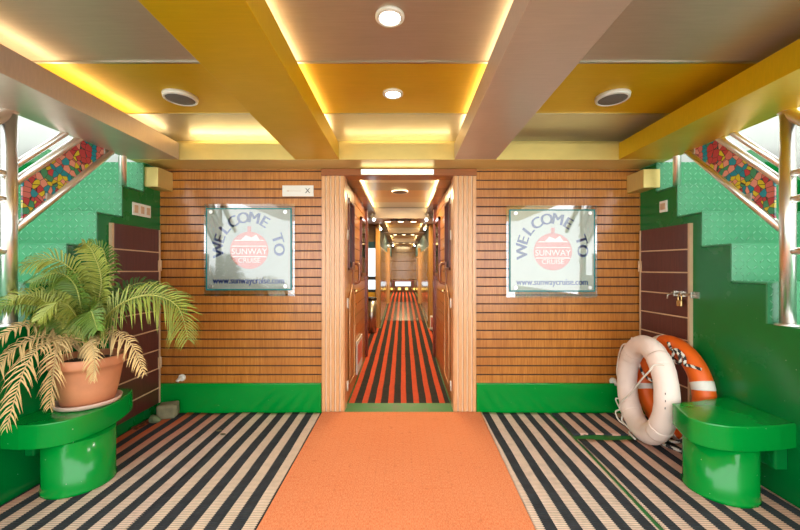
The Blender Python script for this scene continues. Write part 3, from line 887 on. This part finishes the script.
for i in range(3):      # small worn stencil marks along the near side
    a = math.radians(168+7*i); b = math.radians(35)
    p = Vector(((R+r*1.01*math.cos(b))*math.cos(a), (R+r*1.01*math.cos(b))*math.sin(a), r*.97*math.sin(b)))
    bm = nb(); text_into(bm, '-', .05, Matrix.Translation(p) @ Matrix.Rotation(a+PI/2, 4, 'Z') @ Matrix.Rotation(.9, 4, 'X'))
    bobj('stencil', bm, 'ink_dark', ring, MW)

# orange one
MO = frame((1.962, 2.645, .384), math.radians(0), math.radians(1.))
t = thing('lifebuoy', 'orange lifebuoy with white bands leaning on the padlocked brown door', 'lifebuoy', (1.95, 2.645, .01), 'lifebuoys')
R, r = .300, .068
ring = bobj('ring', torus(nb(), R, r, sq=.9), 'orange', t, MO)
for a in (-18, 72, 162, 252):
    a = math.radians(a); bobj('band', torus(nb(), R, r*1.02, a-.085, a+.085, 8, 24, .9), 'tape', t, MO)
for i, ch in enumerate('UO'):
    a = math.radians(40-14*i)
    p = Vector((R*math.cos(a), R*math.sin(a), r*.93))
    bm = nb(); text_into(bm, ch, .06, Matrix.Translation(p) @ Matrix.Rotation(a-PI/2, 4, 'Z'))
    bobj('stencil', bm, 'ink_dark', ring, MO)
bm = nb()
tube(bm, smooth_path([onring(100, 60), onring(108, 82), (-.13, .29, .08), (-.19, .275, .085), (-.20, .22, .085), (-.14, .225, .088), (-.15, .30, .08), (-.22, .27, .075), (-.24, .22, .08), onring(140, 60), onring(146, 20)], 9), .010, 8, twist=.28)
tube(bm, smooth_path([onring(30, 75), (.25, .10, .07), (.21, .03, .06), (.13, .0, .05), (.02, .02, .05)], 9), .010, 8, twist=.28)
tube(bm, smooth_path([onring(215, 60), (-.22, -.30, .09), (-.10, -.35, .09), onring(262, 80), (.03, -.353, .10), (.16, -.358, .13), (.05, -.358, .17), (-.12, -.356, .16), (-.22, -.356, .12), (-.26, -.354, .05)], 9), .011, 8, twist=.28)
bobj('twisted_rope', bm, ['rope', 'rope_dark'], t, MO)

# ------------------------------------------------------------------ stones and leaves by the left corner
def stone(c, r, sq, m, label, seed, squarish=False):
    if squarish:
        bm = box(nb(), c[0]-r*sq[0], c[0]+r*sq[0], c[1]-r*sq[1], c[1]+r*sq[1], c[2]-r*sq[2], c[2]+r*sq[2], r*.28, seg=3)
        bmesh.ops.rotate(bm, cent=c, matrix=Matrix.Rotation(.3, 3, 'Z'), verts=bm.verts)
        rq = random.Random(seed)
        for v in bm.verts:
            for k in range(3): v.co[k] += rq.uniform(-.05, .05)*r
    else: bm = lump(nb(), c, r, sq, .55, 3, seed)
    solo('stone', bm, m, label, 'stone')
stone((-1.95, 2.99, .071), .075, (.95, .8, .75), 'stone', 'squarish brown stone in the corner at end of left baseboard', 11, True)
stone((-1.985, 2.87, .05), .058, (1., .8, .7), 'stone_green', 'rounded mossy stone in front of the brown one by left door', 23)
rs = random.Random(5)
def leaf(x, y, z, s, label, m='leaf'):
    bm = nb(); n = 8; a = rs.uniform(0, 6)
    L_ = []; R_ = []
    for i in range(n+1):
        u = i/n; wd = s*.32*math.sin(PI*u)**.8+.0005
        cu = s*.5*(u-.5)**2
        L_.append(bm.verts.new((x+(u-.5)*s*math.cos(a)-wd*math.sin(a), y+(u-.5)*s*math.sin(a)+wd*math.cos(a), z+cu+wd*.45)))
        R_.append(bm.verts.new((x+(u-.5)*s*math.cos(a)+wd*math.sin(a), y+(u-.5)*s*math.sin(a)-wd*math.cos(a), z+cu+wd*.35)))
    mid = [bm.verts.new((x+(i/n-.5)*s*math.cos(a), y+(i/n-.5)*s*math.sin(a), z+s*.5*(i/n-.5)**2)) for i in range(n+1)]
    for i in range(n):
        bm.faces.new((L_[i], mid[i], mid[i+1], L_[i+1])); bm.faces.new((mid[i], R_[i], R_[i+1], mid[i+1]))
    bmesh.ops.solidify(bm, geom=bm.faces[:], thickness=.001)
    solo('dead_leaf', bm, m, label, 'leaf', 'dead leaves by the left door')
for x, y in ((-2.06, 2.83), (-2.03, 2.80), (-2.075, 2.78), (-2.02, 2.86), (-2.06, 2.87), (-2.04, 2.75)):
    leaf(x, y, .016, .055, 'curled brown dead leaf among others below the left door')
for (x, y, lab) in ((-1.39, 2.72, 'lone dry leaf lying on the seam of left rugs'), (-1.33, 2.66, 'second dry leaf just in front of lone one on left rugs')):
    leaf(x, y, .016, .05, lab, 'stone')

# ------------------------------------------------------------------ corridor
def corr_wall(name, x, e, y0, y1):
    """slatted stretch with a framed window; e = direction of the corridor"""
    bm = nb()
    a, b = sorted((x, x-e*.05)); box(bm, a, b, y0, y1, 0, 2.05, mi=1)
    z = .02
    while z < 2.0:
        a, b = sorted((x-e*.006, x+e*.006)); box(bm, a, b, y0, y1, z, min(z+.112, 2.05)); z += .12
    wll = struct(name, bm, ['slat', 'slat_dark'])
corr_wall('wall_corridor_left', DL-.012, 1, 3.80, 4.85)
corr_wall('wall_corridor_right', DR+.012, -1, 3.80, 4.85)
for nm, x, e in (('trim_12', DL, 1), ('trim_13', DR, -1)):
    a, b = sorted((x-e*.06, x+e*.025)); struct(nm, box(nb(), a, b, 4.85, 4.97, 0, 2.05, .004), 'redwood')
for nm, x, e in (('window_1', DL, 1), ('window_2', DR, -1)):
    bm = nb(); a, b = sorted((x-e*.005, x+e*.018))
    y0, y1, z0, z1 = 4.25, 4.8, 1.15, 1.86
    box(bm, a, b, y0, y0+.04, z0, z1); box(bm, a, b, y1-.04, y1, z0, z1); box(bm, a, b, y0, y1, z1-.04, z1); box(bm, a, b, y0, y1, z0, z0+.04)
    wd = struct(nm, bm, 'redwood')
    obj('pane', box(nb(), (a+b)/2-.003, (a+b)/2+.003, y0+.04, y1-.04, z0+.04, z1-.04), 'glass', wd)
# leaves of the double door, folded back
def door_leaf(name, x, e):
    y0, y1 = 3.27, 3.79
    X = lambda d: x+e*d
    def bx(bm, d0, d1, *a, **k):
        p, q = sorted((X(d0), X(d1))); return box(bm, p, q, *a, **k)
    bm = nb(); D0, D1 = -.045, -.006
    bx(bm, D0, D1, y0, y0+.085, .02, 2.03, bev=.003); bx(bm, D0, D1, y1-.085, y1, .02, 2.03, bev=.003)
    bx(bm, D0, D1, y0+.085, y1-.085, 1.89, 2.03); bx(bm, D0, D1, y0+.085, y1-.085, .02, 1.24)
    d = struct(name, bm, 'door')
    bm = nb()
    for a, b, c, f in ((y0+.075, y0+.10, 1.23, 1.905), (y1-.10, y1-.075, 1.23, 1.905), (y0+.075, y1-.075, 1.88, 1.905), (y0+.075, y1-.075, 1.23, 1.255)):
        bx(bm, -.05, .008, a, b, c, f, bev=.003)
    fr = obj('window_frame', bm, 'redwood', d)
    obj('pane', bx(nb(), -.03, -.022, y0+.10, y1-.10, 1.255, 1.88), 'glass', fr)
    # raised panel with an arched top
    ym = (y0+y1)/2; pw = .15
    pts = [(ym-pw, .2), (ym+pw, .2), (ym+pw, .92)]+[(ym+pw*math.cos(q), .92+.1*math.sin(q)) for q in [PI*k/10 for k in range(1, 10)]]+[(ym-pw, .92)]
    a, b = sorted((X(-.006), X(.004)))
    obj('raised_panel', prism(nb(), pts, 'x', a, b, .003), 'door', d)
    bm = nb()
    pts2 = [(X(.006), p[0], p[1]) for p in [(ym-pw-.02, .17), (ym+pw+.02, .17), (ym+pw+.02, .95), (ym, 1.08), (ym-pw-.02, .95)]]
    tube(bm, pts2, .008, 8, closed=True)
    obj('moulding', bm, 'casing', d)
    yh = y1-.075
    bm = nb()
    bx(bm, -.006, .004, yh-.10, yh+.03, 1.09, 1.31, bev=.004)
    tube(bm, smooth_path([(X(.0), yh, 1.30), (X(.045), yh, 1.285), (X(.055), yh, 1.25), (X(.055), yh, 1.15), (X(.045), yh, 1.105), (X(.0), yh, 1.09)], 5), .016, 10)
    obj('handle', bm, 'header', d)
    bm = nb(); tube(bm, [(X(-.006), yh-.02, 1.02), (X(.03), yh-.02, 1.02), (X(.034), yh-.09, 1.02)], .008, 8)
    obj('latch', bm, 'brass', d)
    for z in (.18, .93, 1.55, 1.88):
        bm = nb(); tube(bm, [(X(.0), y0-.004, z-.045), (X(.0), y0-.004, z+.045)], .009, 8)
        bx(bm, -.01, -.003, WY+.02, WY+.125, z-.045, z+.045)
        obj('hinge', bm, 'plastic', d)
door_leaf('door_3', DL, 1); door_leaf('door_4', DR, -1)
# small stretches behind the leaves
for nm, x, e in (('wall_leaf_left', DL-.05, -1), ('wall_leaf_right', DR+.05, 1)):
    a, b = sorted((x, x+e*.06)); struct(nm, box(nb(), a, b, 3.27, 3.80, 0, 2.06), 'panelwood')
# corridor soffits, trays and cross beams
def soffits(y0, y1, xa, xb, m, half=.372, z=2.05, cx=CX):
    bm = nb(); box(bm, xa, cx-half, y0, y1, z, z+.03); box(bm, cx+half, xb, y0, y1, z, z+.03); return bm
ci = 0
trays = [(3.27, 5.35, CX), (5.95, 8.0, .02), (8.5, 10.8, .025), (11.3, YE, .025)]
for i, (a, b, cx) in enumerate(trays):
    xa, xb = (DL-.06, DR+.06) if i == 0 else (-1.35, 1.35)
    half = .372 if i == 0 else .34
    if i == 0:
        struct('ceiling_soffit', soffits(a, 4.97, xa, xb, 'soffit', half, cx=cx), 'soffit')
        struct('ceiling_soffit', soffits(4.97, b, -1.35, 1.35, 'soffit', half, cx=cx), 'soffit')
    else:
        struct('ceiling_soffit', soffits(a, b, xa, xb, 'soffit', half, cx=cx), 'soffit')
    struct('ceiling_tray', box(nb(), -1.35, 1.35, a, b, 2.14, 2.17), 'tray')
    for sx in (-1, 1):
        x0 = cx+sx*(half+.03)
        solo('led_strip', box(nb(), min(x0, x0+sx*.018), max(x0, x0+sx*.018), a+.02, b-.02, 2.081, 2.09), 'led_white',
             'warm light strip on the %s edge of the %s corridor ceiling tray' % ('left' if sx < 0 else 'right', ('first', 'second', 'third', 'last')[i]), 'light strip', 'corridor light strips')
    if i < 3:
        y1 = trays[i+1][0]
        struct('trim_%d' % (14+i), box(nb(), -1.35, 1.35, b, y1, 1.985 if i == 0 else 2.02, 2.17, .004), 'taupe')
        zc = 1.985 if i == 0 else 2.02
        for k, dx in enumerate((-.2, 0, .2)):
            x, y = cx+dx, (b+y1)/2
            tt = thing('corridor_downlight', '%s downlight in the %s cross beam of the corridor' % (('left', 'middle', 'right')[k], ('first', 'second', 'third')[i]), 'downlight', (x, y, zc-.012), 'corridor downlights')
            obj('trim_ring', lathe(nb(), [(.05, .0), (.07, .004), (.072, .012), (.05, .012)], x, y, zc-.012, 24, closed=True), 'brass', tt)
            obj('lens', lathe(nb(), [(.05, .0), (.05, .008)], x, y, zc-.009, 24), 'lamp_warm', tt)
        bm = nb(); box(bm, cx-.16, cx+.16, b+.08, b+.16, zc-.012, zc-.001, .003)
        for q in range(3): box(bm, cx-.15, cx+.15, b+.09+q*.022, b+.1+q*.022, zc-.016, zc-.012)
        solo('ceiling_vent', bm, 'black', 'dark slotted air vent on the %s cross beam of the corridor' % ('first', 'second', 'third')[i], 'vent', 'corridor vents')
def corridor_speaker():
    x, y, z = CX, 4.15, 2.14
    tt = thing('ceiling_speaker', 'small dark speaker in the first corridor ceiling tray', 'speaker', (x, y, z-.02))
    obj('rim', lathe(nb(), [(.085, .0), (.095, .005), (.095, .02), (.084, .02)], x, y, z-.0202, 28, closed=True), 'ringwhite', tt)
    obj('grille', lathe(nb(), [(.02, -.001), (.083, .004), (.083, .015)], x, y, z-.0202, 28), 'grille', tt)
corridor_speaker()
# warm lamps of the corridor
for y, e_ in ((4.3, 10), (6.3, 12), (8.9, 16), (12.4, 22)):
    l = bpy.data.lights.new('corridor lamp', 'AREA'); l.energy = e_; l.color = (1, .78, .42); l.size = .5
    lo = bpy.data.objects.new('corridor_lamp', l); C.objects.link(lo); lo.location = (0, y, 2.13)

# side alcoves: walls
for sx, nm in ((-1, 'left'), (1, 'right')):
    def bx(bm, d0, d1, *a, **k):
        p, q = sorted((.025+sx*d0, .025+sx*d1)); return box(bm, p, q, *a, **k)
    struct('wall_alcove_%s' % nm, bx(nb(), 1.3, 1.36, 4.97, 6.76, 0, 2.06), 'panelwood')
    bm = nb(); bx(bm, .56, 1.36, 4.9, 4.968, 0, 2.05)
    struct('wall_alcove_front_%s' % nm, bm, 'panelwood')
    # wall facing the door, with header over a lit window
    bm = nb(); bx(bm, .535, 1.3, 6.70, 6.76, 1.74, 2.05)
    struct('wall_alcove_header_%s' % nm, bm, 'hatch')
    bm = nb(); bx(bm, .84, 1.3, 6.70, 6.76, 0, 1.74); bx(bm, .535, .84, 6.70, 6.76, 0, .62)
    struct('wall_alcove_back_%s' % nm, bm, 'panelwood')
    wn = obj('window_%d' % (3 if sx < 0 else 4), bx(bx(nb(), .80, .84, 6.69, 6.75, .62, 1.74), .535, .84, 6.69, 6.75, 1.62, 1.74), 'teal'); wn['kind'] = 'structure'
    obj('pane', bx(nb(), .535, .80, 6.73, 6.74, .62, 1.62), 'panel_light', wn)
    bm = nb(); bx(bm, .535, .80, 6.715, 6.728, 1.03, 1.09); bx(bm, .535, .80, 6.715, 6.728, .80, .85)
    obj('dark_stripe', bm, 'black', wn)
    g = plain('yellow band '+nm, (.75, .42, .02), .5); M['yb'+nm] = g
    obj('yellow_stripe', bx(nb(), .535, .80, 6.715, 6.728, .70, .80), 'yb'+nm, wn)
    obj('red_stripe', bx(nb(), .535, .80, 6.715, 6.728, .62, .70), 'ink_red', wn)
    struct('trim_%d' % (18 if sx < 0 else 19), bx(nb(), .455, .535, 6.66, 6.78, 0, 2.05, bev=.006), 'postwood')
    # long panelled wall behind
    bm = nb()
    y = 6.80
    while y < 9.7:
        bx(bm, .445, .50, y, y+1.0, 0, .82, bev=.006); bx(bm, .445, .50, y, y+1.0, .825, 1.66, bev=.006); y += 1.004
    struct('wall_panel_%s' % nm, bm, 'panelwood')
    struct('wall_upper_%s' % nm, bx(nb(), .455, .50, 6.80, YE, 1.665, 2.05), 'teal')
    struct('trim_%d' % (20 if sx < 0 else 21), bx(nb(), .385, .46, 9.85, 10.1, 0, 1.80, bev=.006), 'postwood')
    struct('wall_far_%s' % nm, bx(nb(), .46, .52, 10.1, YE, 0, 1.66), 'panelwood')
# end wall
bm = nb(); box(bm, -1.36, 1.36, YE, YE+.06, 0, 2.2)
struct('wall_end', bm, 'panelwood')
bm = nb()
for zz in (.80, 1.16, 1.52): box(bm, -.54, .54, YE-.03, YE, zz, zz+.35, .012)
box(bm, -.54, .54, YE-.12, YE-.031, 1.86, 2.05)
struct('trim_22', bm, 'panelwood')
solo('wall_light', box(nb(), -.3, .3, YE-.06, YE-.031, .55, .76, .01), 'panel_light', 'pale lit panel low on the corridor end wall', 'light')
t = thing('console_table', 'dark low table against the corridor end wall', 'table', (.0, YE-.3, deck_z(YE)+.012))
obj('tabletop', box(nb(), -.42, .42, YE-.5, YE-.13, .74, .79, .006), 'redwood', t)
for x in (-.40, .35):
    for y in (YE-.47, YE-.19): obj('leg', box(nb(), x, x+.05, y, y+.05, deck_z(YE)+.0125, .74), 'redwood', t)
# golden foot lights at the far end
for i, x in enumerate((-.4, -.14, .14, .4)):
    solo('foot_light', box(nb(), x-.05, x+.05, YE-.028, YE-.001, .40, .48, .006), 'foot_glow', '%s small golden foot light on the corridor end wall' % ('leftmost', 'second from left', 'third from left', 'rightmost')[i], 'light', 'foot lights')

# spot lamps at the tray edges
def spot(x, y, z, e, label):
    tt = thing('spot_lamp', label, 'lamp', (x, y, z), 'corridor spot lamps')
    obj('bracket', tube(nb(), [(x, y, z), (x, y, z-.06)], .012, 8), 'plastic', tt)
    bm = nb(); d = Vector((e*.5, -.6, -.5)).normalized(); p = Vector((x, y, z-.07))
    tube(bm, [p-d*.04, p+d*.055], .027, 16)
    h = obj('housing', bm, 'plastic', tt)
    bm = nb(); tube(bm, [p+d*.0555, p+d*.06], .021, 16); obj('lens', bm, 'lamp_cool', h)
spot(-.45, 5.25, 2.05, 1, 'left white spot lamp at the first corridor cross beam')
spot(.37, 5.25, 2.05, -1, 'right white spot lamp at the first corridor cross beam')
spot(-.43, 6.5, 2.05, 1, 'left white spot lamp just beyond the first cross beam')
spot(.42, 6.5, 2.05, -1, 'right white spot lamp just beyond the first cross beam')
spot(-.34, 11.25, 2.05, 1, 'left bright spot lamp far down the corridor')
spot(.39, 11.25, 2.05, -1, 'right bright spot lamp far down the corridor')

# bin, posters, box
t = thing('litter_bin', 'cylindrical steel litter bin in the left corridor opening', 'bin', (-.555, 6.3, deck_z(6.44)+.0125))
obj('body', lathe(nb(), [(.09, 0), (.09, .56)], -.555, 6.3, deck_z(6.44)+.013, 32), 'steel_dull', t)
obj('lid', lathe(nb(), [(.093, .561), (.093, .6), (.07, .612), (.02, .615)], -.555, 6.3, deck_z(6.44)+.0135, 32), 'black', t)
def poster(x, e, y0, y1, z1, label):
    t = thing('leaning_poster', label, 'poster', (x, (y0+y1)/2, .0), 'posters on the corridor walls')
    a, b = sorted((x+e*.006, x+e*.018))
    obj('board', box(nb(), a, b, y0, y1, z1-.36, z1, .002), 'poster', t)
    a, b = sorted((x+e*.018, x+e*.0195))
    obj('print', box(nb(), a, b, y0+.05, y1-.05, z1-.26, z1-.05), 'ink_red', t)
poster(DL-.005, 1, 3.86, 4.35, .46, 'small red and white poster low on the left corridor wall')
fz = deck_z(6.6)+.013
t = thing('floor_sign', 'small red and white box on the floor by right corridor post', 'sign', (.56, 6.5, fz))
obj('box', box(nb(), .49, .63, 6.43, 6.56, fz+.03, fz+.25, .008), 'poster', t)
obj('base', box(nb(), .48, .64, 6.41, 6.58, fz+.001, fz+.0295, .004), 'steel_dull', t)
obj('print', box(nb(), .50, .62, 6.426, 6.4295, fz+.06, fz+.23), 'ink_red', t)
fz = deck_z(6.0)+.013
t = thing('stool', 'dark stool in the shade of right corridor opening', 'stool', (.9, 5.8, fz))
obj('seat', lathe(nb(), [(.15, .45), (.16, .47), (.16, .52), (.14, .54)], .9, 5.8, fz, 28), 'black', t)
for a in range(4):
    ca, sa = math.cos(a*PI/2+.7), math.sin(a*PI/2+.7)
    obj('leg', tube(nb(), [(.9+ca*.15, 5.8+sa*.15, fz), (.9+ca*.11, 5.8+sa*.11, fz+.452)], .014, 8), 'black', t)
